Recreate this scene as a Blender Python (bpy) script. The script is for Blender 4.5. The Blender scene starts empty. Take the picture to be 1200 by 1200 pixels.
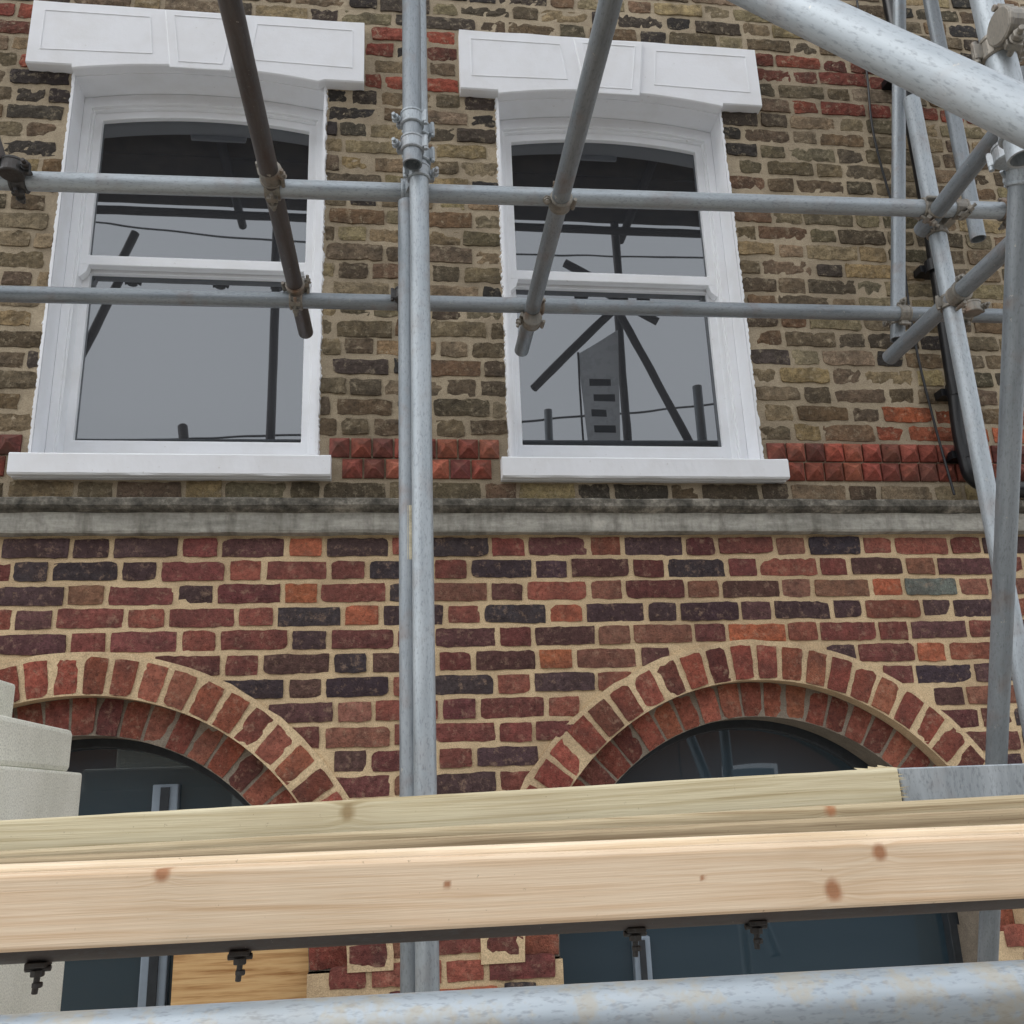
import bpy, bmesh, math, random
import numpy as np
from mathutils import Vector, Matrix, noise
random.seed(7)
S=bpy.context.scene
COL=S.collection

def lin(r,g,b):
    f=lambda c:(c/255/12.92) if c/255<=0.04045 else ((c/255+0.055)/1.055)**2.4
    return (f(r),f(g),f(b),1.0)

# ------------------------------------------------------------------ helpers
def empty(name):
    o=bpy.data.objects.new(name,None); COL.objects.link(o); return o
def mesh_obj(name,verts,faces,mat=None,parent=None,smooth=False,cols=None):
    me=bpy.data.meshes.new(name); me.from_pydata([tuple(v) for v in verts],[],faces); me.update()
    if cols is not None:
        a=me.color_attributes.new('Col','FLOAT_COLOR','POINT')
        a.data.foreach_set('color',np.array(cols,dtype=np.float32).ravel())
    o=bpy.data.objects.new(name,me); COL.objects.link(o)
    if mat: me.materials.append(mat)
    if smooth:
        me.polygons.foreach_set('use_smooth',[True]*len(me.polygons))
    if parent: o.parent=parent
    return o
def box(name,x0,x1,y0,y1,z0,z1,mat,parent=None,bev=0.0):
    v=[(x0,y0,z0),(x1,y0,z0),(x1,y1,z0),(x0,y1,z0),(x0,y0,z1),(x1,y0,z1),(x1,y1,z1),(x0,y1,z1)]
    f=[(3,2,1,0),(4,5,6,7),(0,1,5,4),(1,2,6,5),(2,3,7,6),(3,0,4,7)]
    o=mesh_obj(name,v,f,mat,parent)
    if bev>0:
        m=o.modifiers.new('b','BEVEL'); m.width=bev; m.segments=2
    return o

class NT:
    def __init__(s,name,world=False):
        s.m=bpy.data.materials.new(name); s.m.use_nodes=True
        s.t=s.m.node_tree; s.n=s.t.nodes; s.b=s.n['Principled BSDF']
        s.tc=s.n.new('ShaderNodeTexCoord')
    def L(s,a,b): s.t.links.new(a,b)
    def mapping(s,scale=(1,1,1),rot=(0,0,0),src='Object'):
        m=s.n.new('ShaderNodeMapping'); m.inputs['Scale'].default_value=scale; m.inputs['Rotation'].default_value=rot
        s.L(s.tc.outputs[src],m.inputs['Vector']); return m.outputs[0]
    def noise(s,scale,detail=3,rough=0.6,vec=None,dist=0.0):
        n=s.n.new('ShaderNodeTexNoise'); n.inputs['Scale'].default_value=scale; n.inputs['Detail'].default_value=min(detail,4)
        n.inputs['Roughness'].default_value=rough; n.inputs['Distortion'].default_value=dist
        s.L(vec if vec is not None else s.tc.outputs['Object'],n.inputs['Vector']); return n.outputs['Fac']
    def ramp(s,fac,stops,interp='LINEAR'):
        r=s.n.new('ShaderNodeValToRGB'); r.color_ramp.interpolation=interp
        e=r.color_ramp.elements
        while len(e)<len(stops): e.new(0.5)
        for i,(p,c) in enumerate(stops):
            e[i].position=p; e[i].color=c if len(c)==4 else (*c,1)
        s.L(fac,r.inputs['Fac']); return r.outputs['Color']
    def mix(s,fac,a,b,mode='MIX'):
        m=s.n.new('ShaderNodeMix'); m.data_type='RGBA'; m.blend_type=mode
        for sock,v in ((m.inputs[0],fac),(m.inputs[6],a),(m.inputs[7],b)):
            if isinstance(v,(int,float)): sock.default_value=v
            elif isinstance(v,tuple): sock.default_value=v
            else: s.L(v,sock)
        return m.outputs[2]
    def math(s,op,a,b=0.0,clamp=False):
        m=s.n.new('ShaderNodeMath'); m.operation=op; m.use_clamp=clamp
        for i,v in ((0,a),(1,b)):
            if isinstance(v,(int,float)): m.inputs[i].default_value=v
            else: s.L(v,m.inputs[i])
        return m.outputs[0]
    def attr(s,name):
        a=s.n.new('ShaderNodeAttribute'); a.attribute_name=name; return a
    def bump(s,h,strength=0.5,dist=0.003,prev=None):
        b=s.n.new('ShaderNodeBump'); b.inputs['Strength'].default_value=strength; b.inputs['Distance'].default_value=dist
        s.L(h,b.inputs['Height'])
        if prev is not None: s.L(prev,b.inputs['Normal'])
        return b.outputs['Normal']
    def out(s,color=None,rough=None,metal=None,normal=None,spec=None):
        for k,v in (('Base Color',color),('Roughness',rough),('Metallic',metal),('Normal',normal),('Specular IOR Level',spec)):
            if v is None: continue
            if isinstance(v,(int,float,tuple)): s.b.inputs[k].default_value=v
            else: s.L(v,s.b.inputs[k])
        return s.m
W=(1,1,1,1); K=(0,0,0,1)
def g(v): return (v,v,v,1)

# ------------------------------------------------------------------ materials
def mat_brick(name,dirt=lin(60,52,44),dirtamt=0.5,eff=0.25,ecol=lin(190,170,145)):
    t=NT(name)
    a=t.attr('Col').outputs['Color']
    n1=t.noise(64,4,0.78); n2=t.noise(9,2,0.65); n3=t.noise(190,3,0.75)
    c=t.mix(1.0,a,t.ramp(n1,[(0.28,g(0.5)),(0.5,g(1.02)),(0.75,g(1.55))]),'MULTIPLY')
    c=t.mix(t.ramp(n2,[(0.42,K),(0.70,g(dirtamt))]),c,dirt)
    c=t.mix(t.ramp(n3,[(0.30,g(.8)),(0.43,K)]),c,lin(36,29,27))
    n4=t.noise(34,4,0.8)
    c=t.mix(t.ramp(n4,[(0.54,K),(0.70,g(eff))]),c,ecol)
    nm=t.bump(n3,1.0,0.007)
    return t.out(c,0.92,None,nm,0.2)
M_red=mat_brick('red_brick_clay',lin(72,56,54),0.5,0.5,lin(182,152,128))
M_stock=mat_brick('stock_brick_clay',lin(66,60,53),0.6,0.6,lin(184,170,144))
def mat_mortar(name,a,b,dark,amt,bs=1.0):
    t=NT(name)
    n1=t.noise(40,4,0.75); n2=t.noise(3.0,3,0.7); n3=t.noise(280,2,0.6)
    c=t.mix(n1,a,b); c=t.mix(t.ramp(n2,[(0.42,K),(0.68,g(amt))]),c,dark)
    c=t.mix(1.0,c,t.ramp(n3,[(0.3,g(0.72)),(0.6,g(1.1))]),'MULTIPLY')
    nm=t.bump(n1,bs,0.007)
    return t.out(c,0.95,None,nm,0.15)
M_mort_lo=mat_mortar('buff_mortar',lin(232,208,168),lin(192,166,132),lin(150,126,102),0.5)
M_mort_up=mat_mortar('weathered_mortar',lin(196,181,156),lin(150,136,115),lin(110,99,85),0.5)
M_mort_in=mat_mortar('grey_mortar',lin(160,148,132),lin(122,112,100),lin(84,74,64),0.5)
def mat_white(name,base=lin(236,238,241),r=0.45):
    t=NT(name)
    n=t.noise(6,3,0.65); n2=t.noise(60,3,0.6)
    c=t.mix(t.ramp(n,[(0.45,K),(0.8,g(0.35))]),base,lin(210,208,204))
    c=t.mix(t.ramp(n2,[(0.68,K),(0.76,g(0.35))]),c,lin(172,166,156))
    nm=t.bump(n2,0.3,0.002)
    return t.out(c,r,None,nm,0.4)
M_white=mat_white('white_gloss_paint')
M_masonry=mat_white('white_masonry_paint',lin(236,238,242),0.7)
def mat_stone():
    t=NT('weathered_stone')
    sx=t.mapping((0.6,4,4)); n1=t.noise(5,4,0.7,sx); n2=t.noise(35,3,0.75); v=t.noise(2.6,4,0.7,t.mapping((4,1,0.8)))
    c=t.ramp(n1,[(0.3,lin(136,133,124)),(0.5,lin(160,157,148)),(0.7,lin(186,182,172))])
    c=t.mix(t.ramp(v,[(0.50,K),(0.70,g(0.7))]),c,lin(88,84,75))
    c=t.mix(1.0,c,t.ramp(n2,[(0.3,g(0.75)),(0.6,g(1.08))]),'MULTIPLY')
    return t.out(c,0.92,None,t.bump(n2,0.6,0.004),0.2)
M_stone=mat_stone()
def mat_stonetop():
    t=NT('sooty_stone')
    n1=t.noise(12,4,0.8); n2=t.noise(60,3,0.7)
    c=t.ramp(n1,[(0.35,lin(66,64,59)),(0.52,lin(104,100,92)),(0.70,lin(160,154,142))])
    return t.out(c,0.95,None,t.bump(n2,0.9,0.006),0.2)
M_soot=mat_stonetop()
def mat_terr():
    t=NT('terracotta')
    a=t.attr('Col').outputs['Color']; n1=t.noise(45,4,0.75); n2=t.noise(12,3,0.6)
    c=t.mix(1.0,a,t.ramp(n1,[(0.3,g(0.5)),(0.6,g(1.2))]),'MULTIPLY')
    c=t.mix(t.ramp(n2,[(0.45,K),(0.7,g(0.7))]),c,lin(84,66,58))
    return t.out(c,0.9,None,t.bump(n1,0.6,0.004),0.2)
M_terr=mat_terr()
def mat_galv(name,a,b,rust=0.25,rcol=lin(120,86,58),met=0.45,splash=False,spot=.4):
    t=NT(name)
    ms=t.mapping((1,1,0.10)); n1=t.noise(26,4,0.7,ms); n2=t.noise(7,3,0.7); n3=t.noise(230,2,0.7,t.mapping((1,1,.35)))
    c=t.mix(t.ramp(n1,[(0.3,K),(0.7,W)]),a,b)
    c=t.mix(t.ramp(n3,[(0.30,g(spot)),(0.48,K)]),c,lin(92,96,100))
    n5=t.noise(40,4,.8)
    c=t.mix(t.ramp(n5,[(0.66,K),(0.70,g(.6))]),c,lin(196,192,182))
    rf=t.ramp(n2,[(0.54,K),(0.72,g(rust))])
    c=t.mix(rf,c,rcol)
    if splash:
        n4=t.noise(20,4,0.75)
        c=t.mix(t.ramp(n4,[(0.50,K),(0.60,g(0.6))]),c,lin(168,160,142))
    r=t.ramp(n1,[(0.3,g(0.40)),(0.7,g(0.62))])
    m=t.math('SUBTRACT',met,t.math('MULTIPLY',rf,met),True)
    return t.out(c,r,m,t.bump(n1,0.15,0.002),0.5)
M_tube=mat_galv('galvanised_steel',lin(146,154,160),lin(180,187,192))
M_tube2=mat_galv('galvanised_steel_dull',lin(118,126,132),lin(156,162,167),0.4)
M_tubed=mat_galv('shaded_weathered_steel',lin(66,61,60),lin(98,92,90),0.5,lin(70,50,40),0.3)  # dark base colour includes underside shade as well as rust and dirt
M_tubes=mat_galv('galvanised_steel_splashed',lin(146,156,164),lin(174,182,188),0.3,lin(150,140,118),0.45,True)
M_coup=mat_galv('coupler_steel',lin(112,108,100),lin(156,150,140),0.85,lin(116,78,44),0.45)
M_coupd=mat_galv('coupler_steel_dark',lin(52,50,50),lin(82,80,78),0.6,lin(60,42,32),0.45)
def mat_glass(name,tint,fac,k=1.6):
    t=NT(name)
    n=t.noise(2.2,2,0.5)
    nm=t.bump(n,0.05,0.01)
    t.out(tint,0.3,None,None,0.2)
    gl=t.n.new('ShaderNodeBsdfGlossy'); gl.inputs['Roughness'].default_value=0.012; gl.inputs['Color'].default_value=(0.92,0.96,1.0,1)
    t.L(nm,gl.inputs['Normal'])
    mx=t.n.new('ShaderNodeMixShader')
    lw=t.n.new('ShaderNodeFresnel'); lw.inputs['IOR'].default_value=1.5
    f=t.math('ADD',t.math('MULTIPLY',lw.outputs[0],k),fac,True)
    t.L(f,mx.inputs[0]); t.L(t.b.outputs[0],mx.inputs[1]); t.L(gl.outputs[0],mx.inputs[2])
    t.L(mx.outputs[0],t.n['Material Output'].inputs['Surface'])
    return t.m
M_glass=mat_glass('window_glass',lin(34,36,40),0.080)
M_glass2=mat_glass('ground_floor_glass',lin(44,62,72),0.04)
def plain(name,c,r=0.5,metal=0.0,nz=40,amt=0.25):
    t=NT(name); n=t.noise(nz,3,0.65)
    cc=t.mix(1.0,c,t.ramp(n,[(0.3,g(1-amt)),(0.7,g(1+amt*0.5))]),'MULTIPLY')
    return t.out(cc,r,metal,t.bump(n,0.2,0.002),0.4)
M_black=plain('black_plastic',lin(24,25,28),0.32)
M_greyframe=plain('grey_window_frame',lin(140,152,164),0.45,0,20,0.1)
M_dkframe=plain('dark_grey_frame',lin(54,58,62),.4)
M_dark=plain('dark_interior',lin(14,14,15),0.9)
M_board=plain('scaffold_board_wood',lin(88,76,60),0.9,0,12,0.5)
M_cream=mat_mortar('cream_render',lin(236,235,224),lin(224,223,210),lin(186,186,170),0.4,.3)

# ------------------------------------------------------------------ brick generator
class Bricks:
    def __init__(s): s.v=[];s.f=[];s.c=[]
    def add(s,cx,cz,w,h,col,proud=0.006,depth=0.03,y0=0.0,ang=0.0,taper=0.0,rough=0.0022,nx=None,nz=4):
        nx=nx or max(5,int(w/0.019)); base=len(s.v)
        ca,sa=math.cos(ang),math.sin(ang)
        sd=random.random()*100; tl=random.uniform(-.002,.002); tz=random.uniform(-.0015,.0015)
        rot=random.gauss(0,0.006)
        chip=random.choice([None]*5+[0,1,2,3])
        W2,H2=w/2,h/2
        for j in range(nz+1):
            for i in range(nx+1):
                u=-W2+w*i/nx; v=-H2+h*j/nz
                e=(i in(0,nx)); ev=(j in(0,nz))
                nu=noise.noise((u*48+sd,v*48,sd))+.5*noise.noise((u*15+sd,v*15,sd))
                nv=noise.noise((u*48+sd+50,v*48,sd))+.5*noise.noise((u*15+sd+9,v*15,sd))
                if e: u+=nu*rough*1.5-math.copysign(0.0012 if ev else 0,u)
                if ev: v+=nv*rough*1.7-math.copysign(0.0012 if e else 0,v)
                if e and ev and chip==(i>0)+2*(j>0): u*=.96; v*=.86
                y=y0-proud+ (0.002 if (e or ev) else 0)+ noise.noise((u*40+sd,v*40,7))*rough*1.2 + tl*u/W2+tz*v/H2
                v+=u*rot
                u2=u*(1+taper*(v/h))
                s.v.append((cx+u2*ca-v*sa,y,cz+u2*sa+v*ca)); s.c.append(col)
        for j in range(nz):
            for i in range(nx):
                a=base+j*(nx+1)+i; s.f.append((a,a+1,a+nx+2,a+nx+1))
        per=[base+i for i in range(nx+1)]+[base+j*(nx+1)+nx for j in range(1,nz+1)]+[base+nz*(nx+1)+i for i in range(nx-1,-1,-1)]+[base+j*(nx+1) for j in range(nz-1,0,-1)]
        b2=len(s.v)
        for p in per:
            x,y,z=s.v[p]; s.v.append((x,y0+depth,z)); s.c.append(col)
        n=len(per)
        for k in range(n):
            k2=(k+1)%n; s.f.append((per[k],b2+k,b2+k2,per[k2]))
    def make(s,name,mat,parent): return mesh_obj(name,s.v,s.f,mat,parent,False,s.c)

def jit(c,a=0.16):
    k=random.uniform(1-a,1+a); return (c[0]*k*random.uniform(.93,1.07),c[1]*k*random.uniform(.95,1.05),c[2]*k*random.uniform(.93,1.07),1)
def pick(p):
    r=random.random(); s=0
    for w,c in p:
        s+=w
        if r<s: return jit(c)
    return jit(p[-1][1])
P_red=[(.26,lin(134,80,72)),(.2,lin(114,70,66)),(.14,lin(150,92,78)),(.11,lin(84,66,68)),(.10,lin(98,72,68)),(.05,lin(182,108,80)),(.14,lin(142,100,84))]
P_reddark=[(.5,lin(72,64,68)),(.25,lin(88,70,70)),(.25,lin(104,72,70))]
P_arch=[(.35,lin(150,86,70)),(.3,lin(134,76,64)),(.2,lin(164,102,82)),(.15,lin(112,68,60))]
P_stock=[(.28,lin(134,119,96)),(.24,lin(112,99,80)),(.16,lin(150,133,104)),(.14,lin(96,85,70)),(.08,lin(160,140,106)),(.10,lin(124,101,79))]
P_soot=[(.6,lin(64,60,58)),(.4,lin(82,74,66))]
P_redband=[(.5,lin(152,84,68)),(.3,lin(130,72,60)),(.2,lin(112,70,60))]
P_orange=[(.5,lin(184,106,74)),(.5,lin(158,90,66))]

house=empty('brick_house')
C=0.08; PER=0.35
XL,XR=-3.0,4.2
ZA=-0.5; RO,RM,RI=0.983,0.857,0.736
ARCH=[-0.98,1.283,3.546]
def in_arch(x,z,r):
    for a in ARCH:
        if z>ZA:
            if (x-a)**2+(z-ZA)**2<r*r: return True
        elif abs(x-a)<r: return True
    return False
# lower wall
B=Bricks()
z=0.885-C/2; row=0
while z>-1.9:
    x=XL-0.2+(0 if row%2 else PER/2)+random.uniform(-.012,.012)
    rowdark=random.random()<0.30
    while x<XR:
        for w in (0.225,0.125):
            w+=random.uniform(-.006,.006)
            j=random.uniform(.013,.022)
            cx=x+w/2
            skip=in_arch(cx,z,RO-0.012) if z>ZA else any(abs(cx-a)<RI+0.0 for a in ARCH)
            ww=w-j; c2=cx
            if z<=ZA:
                for a in ARCH:
                    l,r=cx-ww/2,cx+ww/2
                    if l<a+RI<r and cx>=a: 
                        ww=r-(a+RI)-.004; c2=(r+a+RI+.004)/2
                    if l<a-RI<r and cx<=a:
                        ww=(a-RI)-l-.004; c2=(l+a-RI-.004)/2
                if ww<.03: skip=True
            if not skip:
                col=pick(P_reddark) if (w>.2 and rowdark and random.random()<.55) or random.random()<.12 else pick(P_red)
                if abs(cx-2.03)<.07 and abs(z-.66)<.05: col=lin(122,128,120)
                B.add(c2,z+random.gauss(0,.0014),ww,C-random.uniform(.014,.020),col,random.uniform(.003,.009),rough=.0024)
            x+=w
    z-=C; row+=1
B.make('lower_brickwork',M_red,house)
# arches
B=Bricks(); B2=Bricks()
for a in ARCH:
    n=int(math.pi*(RO-.06)/0.088)
    for i in range(n):
        th=math.pi*(i+.5)/n+random.gauss(0,.0015); r=(RO+RM)/2
        B.add(a+r*math.cos(th),ZA+r*math.sin(th),0.088-random.uniform(.014,.021),RO-RM-.008-random.uniform(0,.006),pick(P_arch),random.uniform(.010,.018),0.075,0.0,th-math.pi/2,taper=0.11,nx=4,nz=6,rough=.0022)
    n=int(math.pi*(RM-.06)/0.080)
    for i in range(n):
        th=math.pi*(i+.5)/n; r=(RM+RI)/2
        B2.add(a+r*math.cos(th),ZA+r*math.sin(th),0.080-random.uniform(.008,.012),RM-RI-.004,pick(P_arch),random.uniform(.004,.008),0.11,0.06,th-math.pi/2,taper=0.11,nx=4,nz=5,rough=.0016)
B.make('outer_arch_bricks',M_red,house); B2.make('inner_arch_bricks',M_red,house)
def annulus(name,a,r0,r1,y0,y1,mat,zb=None):
    v=[];f=[];n=64
    for i in range(n+1):
        th=math.pi*i/n; c,s_=math.cos(th),math.sin(th); jr=r1+noise.noise((i*.7,a,3))*.007
        v+=[(a+r0*c,y1,ZA+r0*s_),(a+r0*c,y0,ZA+r0*s_),(a+jr*c,y0,ZA+jr*s_),(a+jr*c,y1,ZA+jr*s_)]
    for i in range(n):
        for k in range(3):
            p=i*4+k; f.append((p,p+1,p+5,p+4))
    return mesh_obj(name,v,f,mat,house)
for a in ARCH:
    annulus('arch_mortar_outer',a,RM,RO+.014,-.009,.08,M_mort_lo)
    annulus('arch_mortar_inner',a,RI,RM+.02,.058,.2,M_mort_in)
    for sg in (-1,1):
        x0=a+sg*RI
        mesh_obj('jamb_return',[(x0,0.001,-1.9),(x0,.3,-1.9),(x0,.3,ZA),(x0,0.001,ZA)],[(0,1,2,3)],M_mort_in,house)
v=[];f=[]
xs=np.arange(XL,XR+.001,0.02)
def zlow(x):
    for a in ARCH:
        d=abs(x-a)
        if d<RM+.01: return ZA+math.sqrt(max(0,(RM+.01)**2-d*d))
    return ZA
for x in xs: v+=[(x,0,zlow(x)),(x,0,0.90)]
for i in range(len(xs)-1): f.append((2*i,2*i+2,2*i+3,2*i+1))
mesh_obj('mortar_bed_lower',v,f,M_mort_lo,house)
piers=[(XL,ARCH[0]-RI),(ARCH[0]+RI,ARCH[1]-RI),(ARCH[1]+RI,ARCH[2]-RI)]
for p in piers:
    mesh_obj('mortar_bed_pier',[(p[0],0.0005,-1.9),(p[1],0.0005,-1.9),(p[1],0.0005,ZA+.002),(p[0],0.0005,ZA+.002)],[(0,1,2,3)],M_mort_lo,house)

# upper wall
WIN=[(-1.215,-0.255),(0.445,1.400)]
LIN=[(-1.385,-0.10),(0.290,1.575)]
B=Bricks()
rows=[1.05]+[1.255+C/2+C*i for i in range(42)]
for row,z in enumerate(rows):
    x=XL-.2+(0 if row%2 else PER/2)+random.uniform(-.015,.015)
    while x<XR:
        for w in (.225,.125):
            w+=random.uniform(-.008,.008)
            j=random.uniform(.012,.024); l=x+j/2; r=x+w-j/2; x+=w
            segs=[(l,r)]
            for (a,b),(c,d) in zip(WIN,LIN):
                for (p,q,z0,z1) in ((a-.012,b+.012,1.1,2.77),(c-.006,d+.006,2.75,3.075),(a-.07,b+.085,1.09,1.18)):
                    if z0<z<z1:
                        ns=[]
                        for (s0,s1) in segs:
                            if s1<=p or s0>=q: ns.append((s0,s1))
                            else:
                                if s0<p-.03: ns.append((s0,p))
                                if s1>q+.03: ns.append((q,s1))
                        segs=ns
            for s0,s1 in segs:
                if s1-s0<.03: continue
                cx=(s0+s1)/2
                P=P_stock
                if 2.76<z<2.86 or 2.94<z<3.10: P=P_redband if random.random()<.85 else P_stock
                if 2.56<z<2.76 and any(abs(cx-e)<.17 for wdw in WIN for e in wdw): P=P_soot
                if 1.25<z<1.42 and cx>1.85+.25*random.random(): P=P_orange if z<1.34 or random.random()<.35 else P_stock
                if random.random()<.05: P=P_soot
                if z>3.1 and random.random()<.25: P=P_soot
                B.add(cx,z+random.gauss(0,.002),s1-s0,C-random.uniform(.014,.024),pick(P),random.uniform(.001,.009),rough=.0040)
B.make('upper_brickwork',M_stock,house)
def sheet(x0,x1,z0,z1,mat=M_mort_up,y=0.0):
    mesh_obj('mortar_bed_upper',[(x0,y,z0),(x1,y,z0),(x1,y,z1),(x0,y,z1)],[(0,1,2,3)],mat,house)
ZT=4.6
sheet(XL,WIN[0][0],.9,ZT); sheet(WIN[0][1],WIN[1][0],.9,ZT); sheet(WIN[1][1],XR,.9,ZT)
for a,b in WIN: sheet(a,b,2.8,ZT); sheet(a,b,.9,1.12)

# terracotta pyramid band
v=[];f=[];cc=[]
T=0.0765
def pyr(x,z):
    b=len(v); e=.003; h=.028+random.uniform(-.005,.003); y0=-.010
    col=jit(random.choice([lin(150,84,70),lin(130,74,64),lin(162,98,80),lin(116,72,64)]),.18)
    px,pz=x+T/2+random.uniform(-.004,.004),z+T/2+random.uniform(-.004,.004)
    q=[(x+e,z+e),(x+T-e,z+e),(x+T-e,z+T-e),(x+e,z+T-e)]
    for a_,b_ in q: v.append((a_,0.01,b_)); cc.append(col)
    for a_,b_ in q: v.append((a_,y0+random.uniform(-.002,.002),b_)); cc.append(col)
    t_=random.uniform(.003,.007)
    for sx,sz in ((-1,-1),(1,-1),(1,1),(-1,1)): v.append((px+sx*t_,y0-h,pz+sz*t_)); cc.append(jit(col,.2))
    for k in range(4):
        k2=(k+1)%4
        f.append((b+k,b+k2,b+4+k2,b+4+k)); f.append((b+4+k,b+4+k2,b+8+k2,b+8+k))
    f.append((b+8,b+9,b+10,b+11))
P_=T+.0005
for z,ext in ((1.096,((XL,-1.290),(-.190,.398),(1.49,XR))),(1.096+T+.002,((XL,-1.245),(-.228,.420),(1.425,XR)))):
    for (a,b) in ext:
        n=int((b-a)/P_+.35)
        if a<-2: o=b-a-n*P_
        elif b>4: o=0
        else: o=(b-a-n*P_)/2
        for i in range(n): pyr(a+o+i*P_,z)
mesh_obj('terracotta_diamond_band',v,f,M_terr,house,False,cc)

# string course
prof=[(0.0,1.022),(-.070,1.004),(-.078,.998),(-.080,.975),(-.070,.965),(-.052,.957)]
def extrude(name,prof,x0,x1,mat,step=.025,jz=.0016):
    v=[];f=[];n=int((x1-x0)/step)
    for i in range(n+1):
        x=x0+(x1-x0)*i/n
        for k,(y,z) in enumerate(prof):
            q=noise.noise((x*5,k*3.1,2))*jz*2+noise.noise((x*31,k*3.1,2))*jz
            v.append((x,y-q if 0<k<len(prof)-1 else y,z+q))
    m=len(prof)
    for i in range(n):
        for k in range(m-1):
            p=i*m+k; f.append((p,p+1,p+m+1,p+m))
    f.append(tuple(range(m))); f.append(tuple(n*m+k for k in range(m-1,-1,-1)))
    return mesh_obj(name,v,f,mat,house)
extrude('string_course_cap',prof+[(0,.957)],XL,XR,M_soot)
extrude('string_course_fascia',[(0,.9565),(-.049,.9565),(-.046,.950),(-.044,.896),(-.040,.889),(0.0,.888)],XL,XR,M_stone)

# ------------------------------------------------------------------ windows
def outline(x0,x1,z0,zs,rise,n=14):
    pts=[(x0,z0),(x1,z0)]
    for i in range(n+1):
        t=i/n; x=x1+(x0-x1)*t; pts.append((x,zs+rise*(1-(2*t-1)**2)))
    return pts
def ring(name,o,i,y0,y1,mat,parent,bev=.003):
    n=len(o); v=[(x,y0,z) for x,z in o]+[(x,y0,z) for x,z in i]+[(x,y1,z) for x,z in o]+[(x,y1,z) for x,z in i]; f=[]
    for k in range(n):
        k2=(k+1)%n
        f+= [(k,k2,n+k2,n+k),(n+k,n+k2,3*n+k2,3*n+k),(2*n+k,k,k2,2*n+k2)[::-1],(2*n+k,3*n+k,3*n+k2,2*n+k2)]
    ob=mesh_obj(name,v,f,mat,parent)
    if bev: m=ob.modifiers.new('b','BEVEL'); m.width=bev; m.segments=2; m.limit_method='ANGLE'; m.angle_limit=math.radians(50)
    return ob
def poly(name,pts,y,mat,parent):
    return mesh_obj(name,[(x,y,z) for x,z in pts],[tuple(range(len(pts)))],mat,parent)
for wi,((a,b),(c,d)) in enumerate(zip(WIN,LIN)):
    Wn=empty('sash_window'); Wn.parent=house
    zb=1.17; zs=2.745; rise=.045
    ring('painted_reveal',outline(a-.004,b+.004,zb-.06,zs+.05,rise),outline(a+.004,b-.004,zb,zs,rise),-.006,.13,M_masonry,Wn,0)
    for sg,xe in ((-1,a),(1,b)):
        v=[];f=[];n=220
        for k in range(n+1):
            z=zb+(zs-zb+.02)*k/n
            w=.010+.005*noise.noise((z*17,xe*9,1))+.007*noise.noise((z*70,xe*9,1))+.006*noise.noise((z*190,xe*9,1))
            v+=[(xe-sg*.004,-.0135,z),(xe+sg*w*.6,-.0135,z),(xe+sg*max(w,.004),.0,z)]
        for k in range(n):
            f+=[(3*k,3*k+1,3*k+4,3*k+3),(3*k+1,3*k+2,3*k+5,3*k+4)]
        mesh_obj('painted_brick_edge',v,f,M_masonry,Wn)
    ring('box_frame',outline(a+.0045,b-.0045,zb-.02,zs-.001,rise),outline(a+.036,b-.036,zb+.03,zs-.045,rise*.9),.105,.22,M_white,Wn)
    ring('parting_bead',outline(a+.031,b-.031,zb+.02,zs-.04,rise*.9),outline(a+.043,b-.043,zb+.04,zs-.052,rise*.85),.118,.21,M_white,Wn,.002)
    zm=2.005
    ring('upper_sash',outline(a+.040,b-.040,zm,zs-.048,rise*.85),outline(a+.072,b-.072,zm+.042,zs-.082,rise*.8),.135,.172,M_white,Wn)
    for sg,xe in ((1,a+.043),(-1,b-.043)):
        mesh_obj('sash_horn',[(xe,.136,zm+.001),(xe+sg*.034,.136,zm+.001),(xe+sg*.026,.136,zm-.03),(xe+sg*.006,.136,zm-.05),(xe,.136,zm-.05),
            (xe,.17,zm+.001),(xe+sg*.034,.17,zm+.001),(xe+sg*.026,.17,zm-.03),(xe+sg*.006,.17,zm-.05),(xe,.17,zm-.05)],
            [(0,1,2,3,4),(9,8,7,6,5),(1,6,7,2),(2,7,8,3),(3,8,9,4),(0,4,9,5)],M_white,Wn)
    ring('lower_sash',outline(a+.040,b-.040,zb+.035,zm+.03,0),outline(a+.072,b-.072,zb+.132,zm-.012,0),.176,.214,M_white,Wn)
    poly('upper_glass',outline(a+.069,b-.069,zm+.04,zs-.080,rise*.8),.156,M_glass,Wn)
    poly('lower_glass',outline(a+.069,b-.069,zb+.127,zm-.01,0),.198,M_glass,Wn)
    box('sub_sill',a+.006,b-.006,.07,.2,zb-.01,zb+.032,M_white,Wn,.004)
    x0,x1=((-1.262,-.200),(.404,1.479))[wi]
    vv=[];ff=[]
    pr_=[(.14,1.178),(-.055,1.166),(-.062,1.160),(-.062,1.094),(-.056,1.088),(-.035,1.088),(-.034,1.094),(-.024,1.094),(-.023,1.088),(.0,1.088)]
    N=40
    for i in range(N+1):
        x=x0+(x1-x0)*i/N
        for k,(y,z) in enumerate(pr_):
            q=noise.noise((x*9,k*2,wi))*.0024; vv.append((x,y+q,z+q))
    m_=len(pr_)
    for i in range(N):
        for k in range(m_-1):
            p=i*m_+k; ff.append((p,p+1,p+m_+1,p+m_))
    ff.append(tuple(range(m_))); ff.append(tuple(N*m_+k for k in range(m_-1,-1,-1)))
    mesh_obj('window_sill',vv,ff,M_masonry,Wn)
    n=40; vv=[];ff=[]
    cxm=(a+b)/2
    def zbot(x):
        if x<a or x>b: return 2.765
        t=(x-a)/(b-a)
        return zs+.004+ .045*(1-(2*t-1)**2)
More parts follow.
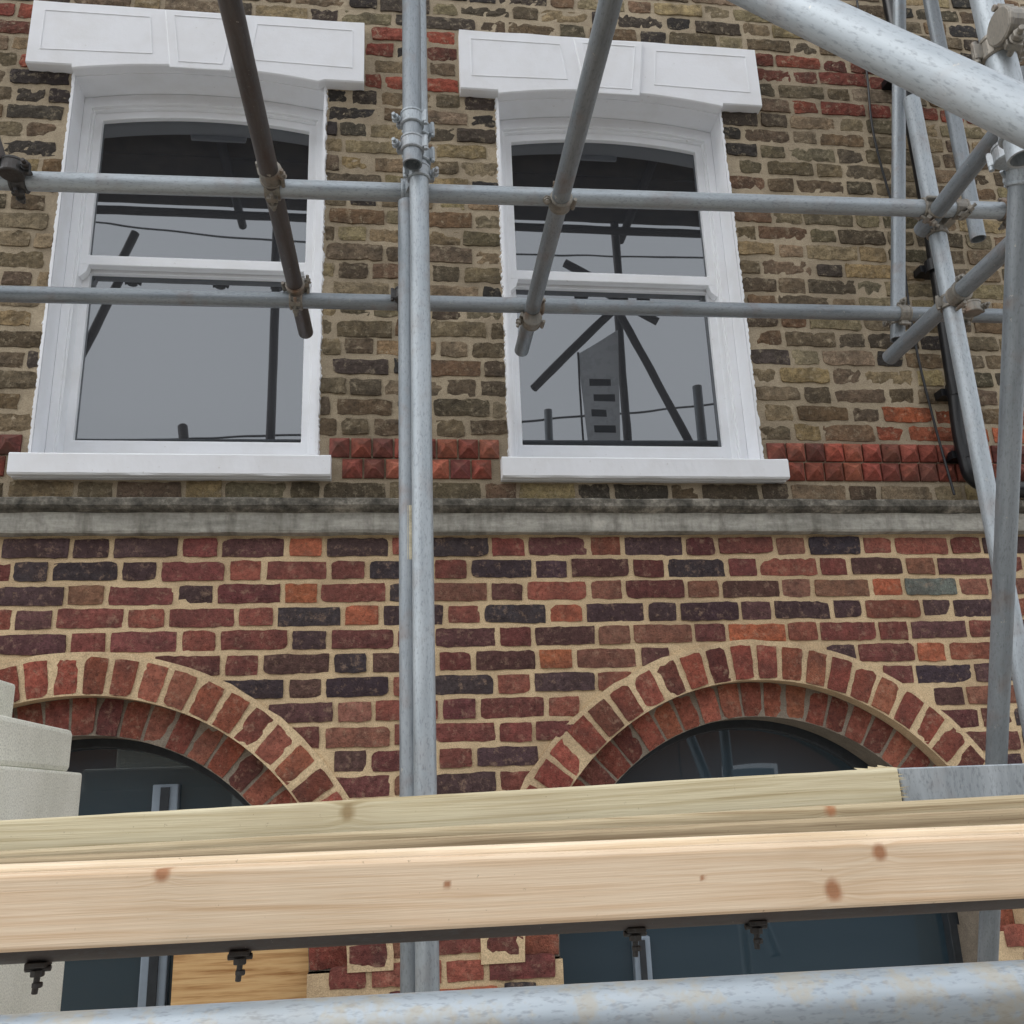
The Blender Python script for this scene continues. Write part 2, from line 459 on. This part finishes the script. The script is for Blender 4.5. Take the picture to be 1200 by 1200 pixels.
    xs_=sorted(set([c,a-.0001,b+.0001,d]+[a+(b-a)*i/n for i in range(n+1)]))
    for x in xs_:
        zt=3.066+noise.noise((x*6,1,wi))*.006; zb_=zbot(x)
        vv+=[(x,.13,zb_),(x,-.045,zb_),(x,-.05,zb_+.005),(x,-.05,zt-.006),(x,-.044,zt),(x,.0,zt+.003)]
    for i in range(len(xs_)-1):
        for k in range(5):
            p=i*6+k; ff.append((p,p+1,p+7,p+6))
    ff.append((0,1,2,3,4,5)); e_=(len(xs_)-1)*6; ff.append(tuple(e_+k for k in (5,4,3,2,1,0)))
    mesh_obj('lintel',vv,ff,M_masonry,Wn)
    def slab(nm,pts,y0,y1,bev=.002):
        n_=len(pts); v_=[(x,y0,z) for x,z in pts]+[(x,y1,z) for x,z in pts]
        f_=[tuple(range(n_)),tuple(range(2*n_-1,n_-1,-1))]+[(k,n_+k,n_+(k+1)%n_,(k+1)%n_) for k in range(n_)]
        o_=mesh_obj(nm,v_,f_,M_masonry,Wn)
        if bev: q=o_.modifiers.new('b','BEVEL'); q.width=bev; q.segments=2
    slab('keystone',[(cxm-.115,2.772),(cxm+.115,2.772),(cxm+.15,3.05),(cxm-.15,3.05)],-.061,-.048,.004)
    # shallow incised border lines: thin raised fillets around each panel
    def fillet(pts,y):
        cx_=sum(p[0] for p in pts)/4; cz_=sum(p[1] for p in pts)/4
        inn=[(px+math.copysign(.004,cx_-px),pz+math.copysign(.004,cz_-pz)) for px,pz in pts]
        ring('panel_fillet',pts,inn,y-.0022,y+.002,M_masonry,Wn,.0008)
    fillet([(cxm-.085,2.80),(cxm+.085,2.80),(cxm+.115,3.025),(cxm-.115,3.025)],-.061)
    fillet([(c+.045,2.83),(cxm-.185,2.84),(cxm-.205,3.02),(c+.045,3.02)],-.050)
    fillet([(cxm+.185,2.84),(d-.045,2.83),(d-.045,3.02),(cxm+.205,3.02)],-.050)

# ground floor windows
for gi,a in enumerate(ARCH):
    G=empty('arched_window'); G.parent=house
    def arcpts(r,zb,n=40): 
        return [(a-r,zb),(a+r,zb)]+[(a+r*math.cos(math.pi*i/n),ZA+r*math.sin(math.pi*i/n)) for i in range(n+1)]
    poly('glass',arcpts(RI-.01,-1.2),.255,M_glass2,G)
    ring('outer_frame',arcpts(RI+.01,-1.25),arcpts(RI-.030,-1.17),.215,.27,M_dkframe,G,.003)
    for xm,hw in (((-.42,.03),) if gi==1 else ((.235,.042),)):
        box('mullion',a+xm-hw,a+xm+hw,.225,.275,-1.18,ZA+.02 if gi==1 else .08,M_greyframe,G,.004)
        box('mullion_bead',a+xm-hw*.35,a+xm+hw*.35,.218,.226,-1.17,ZA+.01 if gi==1 else .07,M_dkframe,G,.001)
    box('transom_bar',a-RI+.03,a+RI-.03,.227,.272,-.42,-.375,M_dkframe,G,.004)
    box('cill',a-RI-.04,a+RI+.04,-.05,.25,-1.27,-1.2,M_stone,G,.005)
    box('brick_apron',a-RI,a+RI,.01,.2,-1.9,-1.27,M_mort_lo,G)
box('house_core',XL,XR,.3,7.0,-1.9,4.6,M_dark,house)
box('side_wall_left',XL-.02,XL,-.0,.31,-1.9,4.6,M_mort_up,house)
box('side_wall_right',XR,XR+.02,-.0,.31,-1.9,4.6,M_mort_up,house)
M_slate=plain('slate',lin(70,74,80),.6,0,8,.4)
mesh_obj('roof',[(XL-.2,-.1,4.6),(XR+.2,-.1,4.6),(XR+.2,7.3,4.6),(XL-.2,7.3,4.6),(XL-.2,3.4,7.2),(XR+.2,3.4,7.2)],[(0,1,5,4),(2,3,4,5),(0,4,3),(1,2,5),(3,2,1,0)],M_slate,house)

def mat_wood(name,base,dark,light,grain=1.0,rough=.75):
    t=NT(name)
    mp=t.mapping((1.2,18,26)); n1=t.noise(3.0,4,.65,mp,.6); n2=t.noise(14,3,.6,t.mapping((.8,20,30)))
    c=t.ramp(n1,[(.3,dark),(.5,base),(.72,light)])
    c=t.mix(t.ramp(n2,[(.5,K),(.75,g(.35*grain))]),c,dark)
    return t.out(c,rough,None,t.bump(n2,.25,.002),.3)
M_ply=mat_wood('plywood',lin(200,160,110),lin(150,106,62),lin(214,180,130))
M_spl=mat_wood('splintered_timber',lin(196,182,148),lin(150,132,98),lin(214,204,174))
box('plywood_sheet',-.66,-.245,.10,.118,-1.25,-.34,M_ply,house,.001)

# ------------------------------------------------------------------ scaffold
sc=empty('scaffolding')
def tube(a,b,mat,name='tube',r=.0255,parent=None):
    a=Vector(a);b=Vector(b);d=b-a;L=d.length
    n=28;v=[];f=[]
    ri=r*.83
    for (rr,zz) in ((ri,.03),(ri,0),(r,0),(r,L),(ri,L),(ri,L-.03)):
        for i in range(n):
            t=2*math.pi*i/n; v.append((rr*math.cos(t),rr*math.sin(t),zz))
    for k in range(5):
        for i in range(n):
            f.append((k*n+i,k*n+(i+1)%n,(k+1)*n+(i+1)%n,(k+1)*n+i))
    f.append(tuple(range(n))); f.append(tuple(5*n+i for i in range(n-1,-1,-1)))
    o=mesh_obj(name,v,f,mat,parent or sc,True)
    o.matrix_world=Matrix.Translation(a)@d.to_track_quat('Z','Y').to_matrix().to_4x4()@Matrix.Rotation(random.uniform(0,6),4,'Z')
    m=o.modifiers.new('e','EDGE_SPLIT'); m.split_angle=math.radians(50)
    return o
def cyl_bm(bm,p,d,r,L,n=16):
    q=d.normalized().to_track_quat('Z','Y').to_matrix().to_4x4()
    bmesh.ops.create_cone(bm,cap_ends=True,segments=n,radius1=r,radius2=r,depth=L,matrix=Matrix.Translation(p)@q)
def finish(bm,name,mat):
    me=bpy.data.meshes.new(name); bm.to_mesh(me); bm.free(); me.materials.append(mat)
    o=bpy.data.objects.new(name,me); COL.objects.link(o); o.parent=sc
    m=o.modifiers.new('b','BEVEL'); m.width=.0018; m.segments=2; m.limit_method='ANGLE'
    return o
def coupler(PA,dA,PB,dB,mat=None,name='coupler'):
    bm=bmesh.new(); PA,PB,dA,dB=map(Vector,(PA,PB,dA,dB)); dA.normalize(); dB.normalize()
    n_=(PB-PA); 
    if n_.length<1e-4: n_=Vector((0,-1,0))
    nn=n_.normalized()
    for P,d,sgn in ((PA,dA,-1),(PB,dB,1)):
        cyl_bm(bm,P,d,.0300,.042,20)
        cyl_bm(bm,P+d*.016,d,.0318,.007,20); cyl_bm(bm,P-d*.016,d,.0318,.007,20)
        s_=d.cross(nn).normalized()
        for k in (1,-1):
            q=Matrix.Translation(P+s_*k*.034)@Matrix((s_,d,nn)).transposed().to_4x4()@Matrix.Diagonal((.018,.030,.014,1))
            bmesh.ops.create_cube(bm,size=1.0,matrix=q)
        bp=P+s_*.038
        cyl_bm(bm,bp+nn*sgn*.010,nn,.0055,.062,10)
        cyl_bm(bm,bp+nn*sgn*.024,nn,.0105,.011,6)
        cyl_bm(bm,bp+nn*sgn*.017,nn,.0125,.003,14)
        cyl_bm(bm,P-s_*.038,d,.006,.044,10)
    q=Matrix.Translation((PA+PB)/2)@Matrix((dA,dA.cross(nn).normalized(),nn)).transposed().to_4x4()@Matrix.Diagonal((.034,.034,max(.01,(PB-PA).length-.04),1))
    bmesh.ops.create_cube(bm,size=1.0,matrix=q)
    return finish(bm,name,mat or M_coup)
X=(1,0,0);Y=(0,1,0);Z=(0,0,1)
def t1z(x): return 1.59+(x+1.01)*.0174
def t2z(x): return 1.54+(x+1.19)*.0089
tube((-3.0,-.955,t1z(-3)),(1.90,-.955,t1z(1.9)),M_tube,'ledger_tube')
tube((-3.0,-.45,t2z(-3)),(2.36,-.45,t2z(2.36)),M_tube2,'ledger_tube')
tube((.082,-1.04,-1.88),(.080,-1.04,3.6),M_tube,'standard_tube')
tube((.052,-.9985,-1.88),(.050,-.9985,1.545),M_tube2,'standard_tube')
tube((.062,-1.088,1.60),(.062,-1.088,3.6),M_tube2,'standard_tube')
tube((.0517,-.9985,.545),(.0517,-.9985,.68),plain('paper_label',lin(196,186,160),.7,0,60,.4),'label_sleeve',.0259)
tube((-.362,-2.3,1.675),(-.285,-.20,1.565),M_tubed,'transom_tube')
tube((.470,-2.3,1.665),(.470,-.20,1.515),M_tube2,'transom_tube')
tube((.27,-2.11,1.325),(.80,-2.67,.30),M_tube,'brace_tube')
tube((1.585,-1.75,1.66),(1.62,-.88,1.61),M_tube2,'transom_tube')
tube((1.655,-1.7,1.375),(1.65,-.55,1.345),M_tube2,'transom_tube')
tube((2.12,-.4,3.45),(1.785,-.4,1.49),M_tube2,'raking_tube')
tube((1.655,-.90,-1.88),(1.655,-.90,2.08),M_tube,'standard_tube')
tube((1.045,-2.0,.98),(1.035,-2.0,2.4),M_tube,'standard_tube')
tube((1.36,-1.70,1.46),(1.635,-.48,-.69),M_tube2,'raking_tube')
tube((2.02,-.6,1.78),(2.03,-.6,3.4),M_tube2,'standard_tube')
tube((-1.3,-2.24,-.182),(2.0,-2.46,-.178),M_tubes,'guard_tube')
tube((-1.6,-1.90,-.142),(1.6,-1.90,-.152),M_tubed,'putlog_tube')
coupler((-.312,-.955,t1z(-.31)),X,(-.312,-1.008,1.608),(.037,1,-.05),M_coup)
coupler((-.294,-.45,t2z(-.29)),X,(-.294,-.48,1.578),(.037,1,-.05),M_coup)
coupler((.48,-.955,t1z(.48)),X,(.472,-1.0,1.57),Y,M_coup)
coupler((.49,-.45,t2z(.49)),X,(.47,-.45,1.50),Y,M_coup)
coupler((.055,-.955,t1z(.05)),X,(.08,-1.04,t1z(.05)+.0),Z,M_tube)
coupler((.062,-1.088,1.74),Z,(.082,-1.04,1.74),Z,M_tube)
coupler((.062,-1.088,1.66),Z,(.082,-1.04,1.66),Z,M_tube)
coupler((.05,-.45,t2z(.05)),X,(.05,-.50,t2z(.05)),Z,M_coupd)
coupler((1.60,-.955,t1z(1.6)),X,(1.615,-.96,1.62),Y,M_coup)
coupler((1.655,-.90,1.60),Z,(1.70,-.955,t1z(1.7)),X,M_coup)
coupler((1.655,-.90,1.352),Z,(1.65,-.95,1.352),Y,M_coup)
coupler((1.79,-.45,t2z(1.8)),X,(1.80,-.40,1.565),(.17,0,1),M_coup)
coupler((2.02,-.45,t2z(2)),X,(2.02,-.50,t2z(2)),Z,M_coup)
coupler((1.86,-.955,t1z(1.86)),X,(1.87,-1.0,t1z(1.86)),Z,M_coup)
coupler((1.045,-2.0,1.04),Z,(1.06,-2.05,1.04),Y,M_tube)
coupler((1.045,-2.0,1.20),Z,(1.03,-2.05,1.20),X,M_coup)
coupler((1.385,-1.59,1.27),(.2,.9,-1.6),(1.34,-1.62,1.30),Z,M_tube)
coupler((-.96,-.955,t1z(-.96)),X,(-.96,-1.005,t1z(-.96)),Z,M_coupd)
tube((-1.0,-1.01,t1z(-1)+.02),(-1.08,-1.2,t1z(-1)+.34),M_tubed,'brace_tube')
# bolts of the board clips hanging below the putlog
for x in (-.415,-.180,.318,.482):
    bm=bmesh.new(); P=Vector((x,-1.905,-.174))
    bmesh.ops.create_cube(bm,size=1,matrix=Matrix.Translation(P+Vector((0,0,.002)))@Matrix.Diagonal((.024,.026,.006,1)))
    cyl_bm(bm,P+Vector((0,0,-.014)),Vector((0.08,0,1)),.0038,.034,10)
    cyl_bm(bm,P+Vector((0,0,-.008)),Vector((0,0,1)),.0085,.008,6)
    cyl_bm(bm,P+Vector((.001,0,-.021)),Vector((0,0,1)),.0065,.006,6)
    cyl_bm(bm,P+Vector((0,0,-.003)),Vector((1,0,0)),.004,.030,8)
    finish(bm,'clip_bolt',M_coupd)

# upper lift: deck + rear tubes, out of view, added for the windows to reflect
for k in range(3):
    y0=-1.56+k*.235
    box('scaffold_board',XL,XR,y0,y0+.222,3.47,3.508,M_board,sc,.004)
for x in (-2.2,-.9,.3,1.5,2.8):
    tube((x,-1.7,3.44),(x,-.1,3.44),M_tubed,'transom_tube')
tube((-3,-1.5,3.38),(4.2,-1.5,3.38),M_tubed,'ledger_tube')
tube((-3,-1.5,2.98),(4.2,-1.5,3.00),M_tubed,'guard_rail_tube')
tube((-.665,-1.5,1.95),(-.665,-1.5,3.6),M_tubed,'cut_standard_tube')  # standards cut off low down so only their reflection shows
tube((1.43,-1.56,1.95),(1.43,-1.56,3.6),M_tubed,'cut_standard_tube')
tube((1.40,-1.5,2.90),(1.80,-1.5,1.98),M_tubed,'brace_tube')
tube((1.45,-1.44,2.92),(.85,-1.44,2.3),M_tubed,'brace_tube')
tube((1.1,-1.6,3.2),(1.7,-1.6,2.85),M_tubed,'brace_tube')
tube((-1.9,-1.6,2.1),(-1.5,-1.6,3.3),M_tubed,'brace_tube')
for x in (-1.5,-1.0,-.66,-.4,1.2,1.43,1.6): coupler((x,-1.5,2.99),X,(x,-1.55,2.99),Z,M_coupd)
# pale translucent plastic sign hung from the rear of the scaffold (seen in the right-hand glass)
t=NT('sign_plastic'); n=t.noise(22,3,.7)
t.out(t.ramp(n,[(.42,lin(190,194,198)),(.5,lin(235,238,240))]),.5)
tr=t.n.new('ShaderNodeBsdfTranslucent'); tr.inputs['Color'].default_value=(.8,.82,.85,1)
mm=t.n.new('ShaderNodeMixShader'); mm.inputs[0].default_value=.55
t.L(t.b.outputs[0],mm.inputs[1]); t.L(tr.outputs[0],mm.inputs[2]); t.L(mm.outputs[0],t.n['Material Output'].inputs['Surface'])
sgn=empty('scaffold_sign_board')
mesh_obj('board',[(1.17,-1.48,1.92),(1.36,-1.48,1.92),(1.40,-1.48,2.72),(1.14,-1.48,2.55)],[(3,2,1,0)],t.m,sgn)
box('sign_edge',1.135,1.145,-1.486,-1.474,1.92,2.56,M_coupd,sgn)
for k,(u0,u1) in enumerate(((.03,.16),(.05,.18),(.03,.12),(.04,.17))):
    z_=2.34-k*.10
    box('sign_lettering',1.17+u0,1.17+u1,-1.4785,-1.4765,z_,z_+.045,M_dkframe,sgn)

# ------------------------------------------------------------------ timbers
def plank(name,x0,x1,y0,y1,zfun0,zfun1,base,dark,light,knots,seed,seg=.004,kcol=(lin(138,92,62),lin(180,126,90)),grain=4.5):
    nx=int((x1-x0)/seg); nz=max(6,int((zfun1(0)-zfun0(0))/.003))
    xs=np.linspace(x0,x1,nx+1); v=[];f=[];G_=[];Kn=[]
    rng=np.random.RandomState(seed); ph=rng.rand(6)*10
    for x in xs:
        za,zb=zfun0(x),zfun1(x)+.0012*noise.noise((x*3,seed,1))+.0006*noise.noise((x*20,seed,1))
        for j in range(nz+1):
            z=za+(zb-za)*j/nz; e=min(j,nz-j)
            y=y0+(.0025 if e==0 else .0006 if e==1 else 0)
            gr=(z-za)/.1; kv=0
            gr+=.10*math.sin(x*1.7+ph[0])+.04*math.sin(x*5.1+ph[1])
            for (kx,kz,ks) in knots:
                dx=(x-kx)/ks; dz=(z-kz)/(ks*1.15); r=math.sqrt(dx*dx+dz*dz)*(1+.25*noise.noise((x*70,z*70,seed)))
                gr+= .22*(ks/.02)*(1 if dz>0 else -1)*math.exp(-(dx*.45)**2-abs(dz)*.6)*min(1,abs(dz)*1.2)
                kv=max(kv,1-min(1,max(0,(r-.55)/.75)))
            v.append((x,y,z)); G_.append(gr); Kn.append(kv)
    m=nz+1
    for i in range(nx):
        for j in range(nz): p=i*m+j; f.append((p,p+m,p+m+1,p+1))
    nv=len(v)
    for x in xs:
        v+= [(x,y1,zfun0(x)),(x,y1,zfun1(x))]; G_+=[0.2,.8]; Kn+=[0,0]
    for i in range(nx):
        b=nv+2*i
        f+=[(b,b+2,i*m+m,i*m),(i*m+nz,i*m+m+nz,b+3,b+1),(b+1,b+3,b+2,b)]
    f.append(tuple([j for j in range(nz,-1,-1)]+[nv,nv+1])); e=nx*m
    f.append(tuple([e+j for j in range(m)]+[nv+2*nx+1,nv+2*nx]))
    t=NT(name+'_wood')
    ga=t.attr('grain').outputs['Fac']; ka=t.attr('knot').outputs['Fac']
    cmb=t.n.new('ShaderNodeCombineXYZ'); sp=t.n.new('ShaderNodeSeparateXYZ'); t.L(t.tc.outputs['Object'],sp.inputs[0])
    t.L(t.math('MULTIPLY',sp.outputs[0],.7),cmb.inputs[0]); t.L(t.math('MULTIPLY',ga,grain),cmb.inputs[1]); cmb.inputs[2].default_value=seed*1.7
    n1=t.noise(3.2,4,.6,cmb.outputs[0],.1)
    cmb2=t.n.new('ShaderNodeCombineXYZ'); t.L(t.math('MULTIPLY',sp.outputs[0],6),cmb2.inputs[0]); t.L(t.math('MULTIPLY',sp.outputs[2],420),cmb2.inputs[1])
    n2=t.noise(1.0,3,.6,cmb2.outputs[0])
    c=t.ramp(n1,[(.28,dark),(.42,base),(.58,light),(.66,base),(.82,dark)])
    c=t.mix(t.ramp(n2,[(.45,g(.0)),(.7,g(.3))]),c,dark)
    n3=t.noise(3.5,3,.6); c=t.mix(t.ramp(n3,[(.5,K),(.8,g(.35))]),c,lin(170,152,124))
    n5=t.noise(60,3,.6); kk=t.mix(n5,kcol[0],kcol[1])
    c=t.mix(t.ramp(ka,[(.0,K),(.35,g(.4)),(.9,g(.9))]),c,kk)
    n4=t.noise(90,3,.7); c=t.mix(t.ramp(n4,[(.68,K),(.74,g(.5))]),c,lin(116,98,78))
    t.out(c,.75,None,t.bump(n2,.35,.0012),.25)
    o=mesh_obj(name,v,f,t.m)
    for nm,d in (('grain',G_),('knot',Kn)):
        a=o.data.attributes.new(nm,'FLOAT','POINT'); a.data.foreach_set('value',np.array(d,dtype=np.float32))
    return o
plank('timber_joist',-1.3,1.7,-2.0,-1.953,lambda x:-.1476-.0035*x,lambda x:-.0685-.0075*x,lin(216,190,160),lin(200,168,134),lin(226,205,178),
      [(-.258,-.070,.009),(.62,-.086,.009),(.552,-.128,.011),(.07,-.098,.004),(.385,-.106,.003)],3)
plank('timber_board',-1.4,1.7,-1.951,-1.925,lambda x:-.11-.0055*x,lambda x:-.0590-.0055*x,lin(228,209,180),lin(208,182,148),lin(238,222,198),[],5)
plank('timber_board',-1.4,1.5,-1.86,-1.80,lambda x:-.10,lambda x:-.0520+.005*x,lin(158,140,112),lin(124,104,78),lin(182,164,134),[],8,seg=.01)
plank('timber_board',-1.4,1.5,-1.79,-1.74,lambda x:-.09,lambda x:-.0410+.012*x,lin(176,160,130),lin(142,122,92),lin(196,182,152),[(.66,-.038,.008)],9,seg=.006)
pl=plank('timber_joist',-1.5,.815,-1.72,-1.66,lambda x:-.048+.010*x,lambda x:.004+.020*x,lin(196,185,154),lin(166,151,118),lin(212,204,176),[(-.06,-.015,.010)],12,seg=.006,
   kcol=(lin(140,120,88),lin(166,146,110)))
random.seed(3); v=[];f=[]
for k in range(40):
    z0=.815*.02+.003-.047+random.random()*.044; y=-1.72+random.random()*.05; L=random.uniform(.003,.022); w=random.uniform(.002,.007)
    b=len(v); v+=[(.80,y,z0),(.80,y,z0+w),(.80,y+.006,z0+w/2),(.815+L,y+random.uniform(-.004,.004),z0+random.uniform(-.004,.006))]
    f+=[(b,b+1,b+3),(b+1,b+2,b+3),(b+2,b,b+3)]
for k in range(6):
    x=.75+random.random()*.05; b=len(v); h=random.uniform(.002,.008)
    v+=[(x,-1.718,.018),(x+.03,-1.718,.019),(x+.01,-1.71,.018),(x-.012+random.random()*.04,-1.715,.020+h)]
    f+=[(b,b+1,b+3),(b+1,b+2,b+3),(b+2,b,b+3)]
o=mesh_obj('splinters',v,f,M_spl); o.parent=pl
gb=empty('galvanised_steel_beam')
box('flange_top',.845,1.9,-1.665,-1.60,.014,.020,M_tube,gb,.001)
box('web',.845,1.9,-1.672,-1.666,-.042,.020,M_tube,gb,.002)
box('flange_bottom',.845,1.9,-1.665,-1.60,-.042,-.036,M_tube,gb,.001)

# ------------------------------------------------------------------ rendered pier at left
pier=empty('rendered_gate_pier')
box('cap_top',-1.25,-.815,-1.36,-.98,.184,.277,M_cream,pier,.008)
box('cap_slab',-1.36,-.722,-1.46,-.86,.088,.183,M_cream,pier,.012)
box('pier_shaft',-1.385,-.700,-1.48,-.84,-1.9,.087,M_cream,pier,.006)

# ------------------------------------------------------------------ downpipe & cables
def curve(name,pts,r,mat,parent=None):
    cu=bpy.data.curves.new(name,'CURVE'); cu.dimensions='3D'; cu.bevel_depth=r; cu.bevel_resolution=6
    sp=cu.splines.new('BEZIER'); sp.bezier_points.add(len(pts)-1)
    for p,q in zip(sp.bezier_points,pts): p.co=q; p.handle_left_type=p.handle_right_type='AUTO'
    cu.materials.append(mat); o=bpy.data.objects.new(name,cu); COL.objects.link(o)
    if parent: o.parent=parent
    return o
dp=empty('drainpipe')
curve('pipe',[(2.235,-.075,4.5),(2.235,-.075,3.2),(2.225,-.075,2.2),(2.20,-.075,1.5),(2.19,-.075,1.17),(2.205,-.078,1.09),(2.27,-.08,1.058),(2.6,-.08,1.05),(3.6,-.08,1.03)],.032,M_black,dp)
for z in (2.95,2.0,1.45,1.19):
    bm=bmesh.new(); cyl_bm(bm,Vector((2.2+.02*(z-1.2)/1.5,-.075,z)),Vector((0,0,1)),.040,.05,24)
    bmesh.ops.create_cube(bm,size=1,matrix=Matrix.Translation((2.2+.02*(z-1.2)/1.5,-.03,z))@Matrix.Diagonal((.11,.06,.03,1)))
    me=bpy.data.meshes.new('pipe_bracket'); bm.to_mesh(me); bm.free(); me.materials.append(M_black)
    o=bpy.data.objects.new('pipe_bracket',me); COL.objects.link(o); o.parent=dp
curve('wall_cable',[(2.12,-.02,3.6),(2.10,-.018,3.0),(2.08,-.02,2.7),(2.115,-.018,2.2),(2.10,-.02,1.7),(2.12,-.02,1.35),(2.13,-.05,1.03)],.005,M_black)
curve('overhead_wire',[(-7,-6,3.6),(0,-6,3.85),(9,-6,4.9)],.012,M_black)
curve('overhead_wire',[(-7,-7,7.2),(0,-7,6.7),(9,-7,6.9)],.012,M_black)

# ------------------------------------------------------------------ ground, street, houses opposite
def mat_ground(name,a,b,s=30):
    t=NT(name); n=t.noise(s,3,.7); n2=t.noise(.6,3,.6)
    c=t.mix(n,a,b); c=t.mix(1.0,c,t.ramp(n2,[(.3,g(.75)),(.7,g(1.15))]),'MULTIPLY')
    return t.out(c,.9,None,t.bump(n,.5,.004),.2)
M_as=mat_ground('asphalt',lin(62,62,64),lin(80,80,80)); M_pv=mat_ground('paving',lin(172,168,160),lin(146,142,136)); M_gr=mat_ground('soil',lin(92,86,70),lin(70,76,50),8)
def flat(name,x0,x1,y0,y1,z,mat): return mesh_obj(name,[(x0,y0,z),(x1,y0,z),(x1,y1,z),(x0,y1,z)],[(0,1,2,3)],mat)
flat('ground',-400,400,-400,400,-2.03,M_gr)
flat('road',-200,200,-11.5,-6.0,-2.02,M_as)
box('pavement',-60,60,-5.85,-.0,-2.10,-1.9,M_pv,None)
box('kerb',-60,60,-6.0,-5.852,-2.10,-1.898,M_stone,None)
box('pavement',-60,60,-14,-11.65,-2.10,-1.9,M_pv,None)
box('kerb',-60,60,-11.648,-11.5,-2.10,-1.898,M_stone,None)
M_opp=mat_ground('opposite_brick',lin(120,86,66),lin(98,72,58),40)
for k in range(-3,4):
    h=empty('terraced_house'); x0=k*5.0+.6
    box('walls',x0,x0+4.98,-20,-14.5,-1.9,3.0,M_opp,h)
    mesh_obj('roof',[(x0,-14.3,3.0),(x0+4.98,-14.3,3.0),(x0+4.98,-20.2,3.0),(x0,-20.2,3.0),(x0,-17.2,4.7),(x0+4.98,-17.2,4.7)],[(0,1,5,4),(2,3,4,5),(0,4,3),(1,2,5)],M_slate,h)
    box('chimney',x0+4.4,x0+5.0-.03,-17.8,-16.8,4.0,5.4,M_opp,h)
    for wx in (.8,2.9):
        for wz in (-1.0,1.2):
            if wx>2 and wz<0: 
                box('door',x0+wx,x0+wx+.9,-14.52,-14.46,-1.9,.2,M_black,h); continue
            box('window_frame',x0+wx,x0+wx+1.1,-14.52,-14.44,wz,wz+1.4,M_white,h)
            box('window_glass',x0+wx+.08,x0+wx+1.02,-14.45,-14.435,wz+.08,wz+1.32,M_glass2,h)

# ------------------------------------------------------------------ light
w=bpy.data.worlds.new('World'); S.world=w; w.use_nodes=True
nt=w.node_tree; bg=nt.nodes['Background']
sky=nt.nodes.new('ShaderNodeTexSky'); sky.sky_type='NISHITA'; sky.sun_disc=False
EL,AZ=math.radians(48),math.radians(252)
sky.sun_elevation=EL; sky.sun_rotation=AZ; sky.air_density=1.5; sky.dust_density=5; sky.ozone_density=1
hs=nt.nodes.new('ShaderNodeHueSaturation'); hs.inputs['Saturation'].default_value=.2
nt.links.new(sky.outputs[0],hs.inputs['Color'])
mx=nt.nodes.new('ShaderNodeMix'); mx.data_type='RGBA'; mx.inputs[0].default_value=.7; mx.inputs[7].default_value=(13.0,13.4,14.0,1)
nt.links.new(hs.outputs[0],mx.inputs[6]); nt.links.new(mx.outputs[2],bg.inputs['Color'])
bg.inputs['Strength'].default_value=.15
sl=bpy.data.lights.new('sun','SUN'); sl.energy=.7; sl.angle=math.radians(35); sl.color=(1,.98,.95)
so=bpy.data.objects.new('sun',sl); COL.objects.link(so)
sd=Vector((math.sin(AZ)*math.cos(EL),math.cos(AZ)*math.cos(EL),math.sin(EL)))
so.rotation_euler=sd.to_track_quat('Z','Y').to_euler()

# ------------------------------------------------------------------ camera
cd=bpy.data.cameras.new('camera'); cam=bpy.data.objects.new('camera',cd); COL.objects.link(cam)
R=Vector((0.99143509,-0.12525179,-0.03699247)); U=Vector((-0.00110413,-0.29127788,0.95663785)); F=Vector((0.1305957,0.94840349,0.2889214))
cam.matrix_world=Matrix(((R.x,U.x,-F.x,0),(R.y,U.y,-F.y,-3.2),(R.z,U.z,-F.z,0),(0,0,0,1)))
cd.sensor_width=36; cd.sensor_fit='HORIZONTAL'; cd.lens=33.0; cd.clip_start=.02; cd.clip_end=2000
S.camera=cam
S.view_settings.view_transform='Standard'; S.view_settings.look='None'; S.view_settings.exposure=0
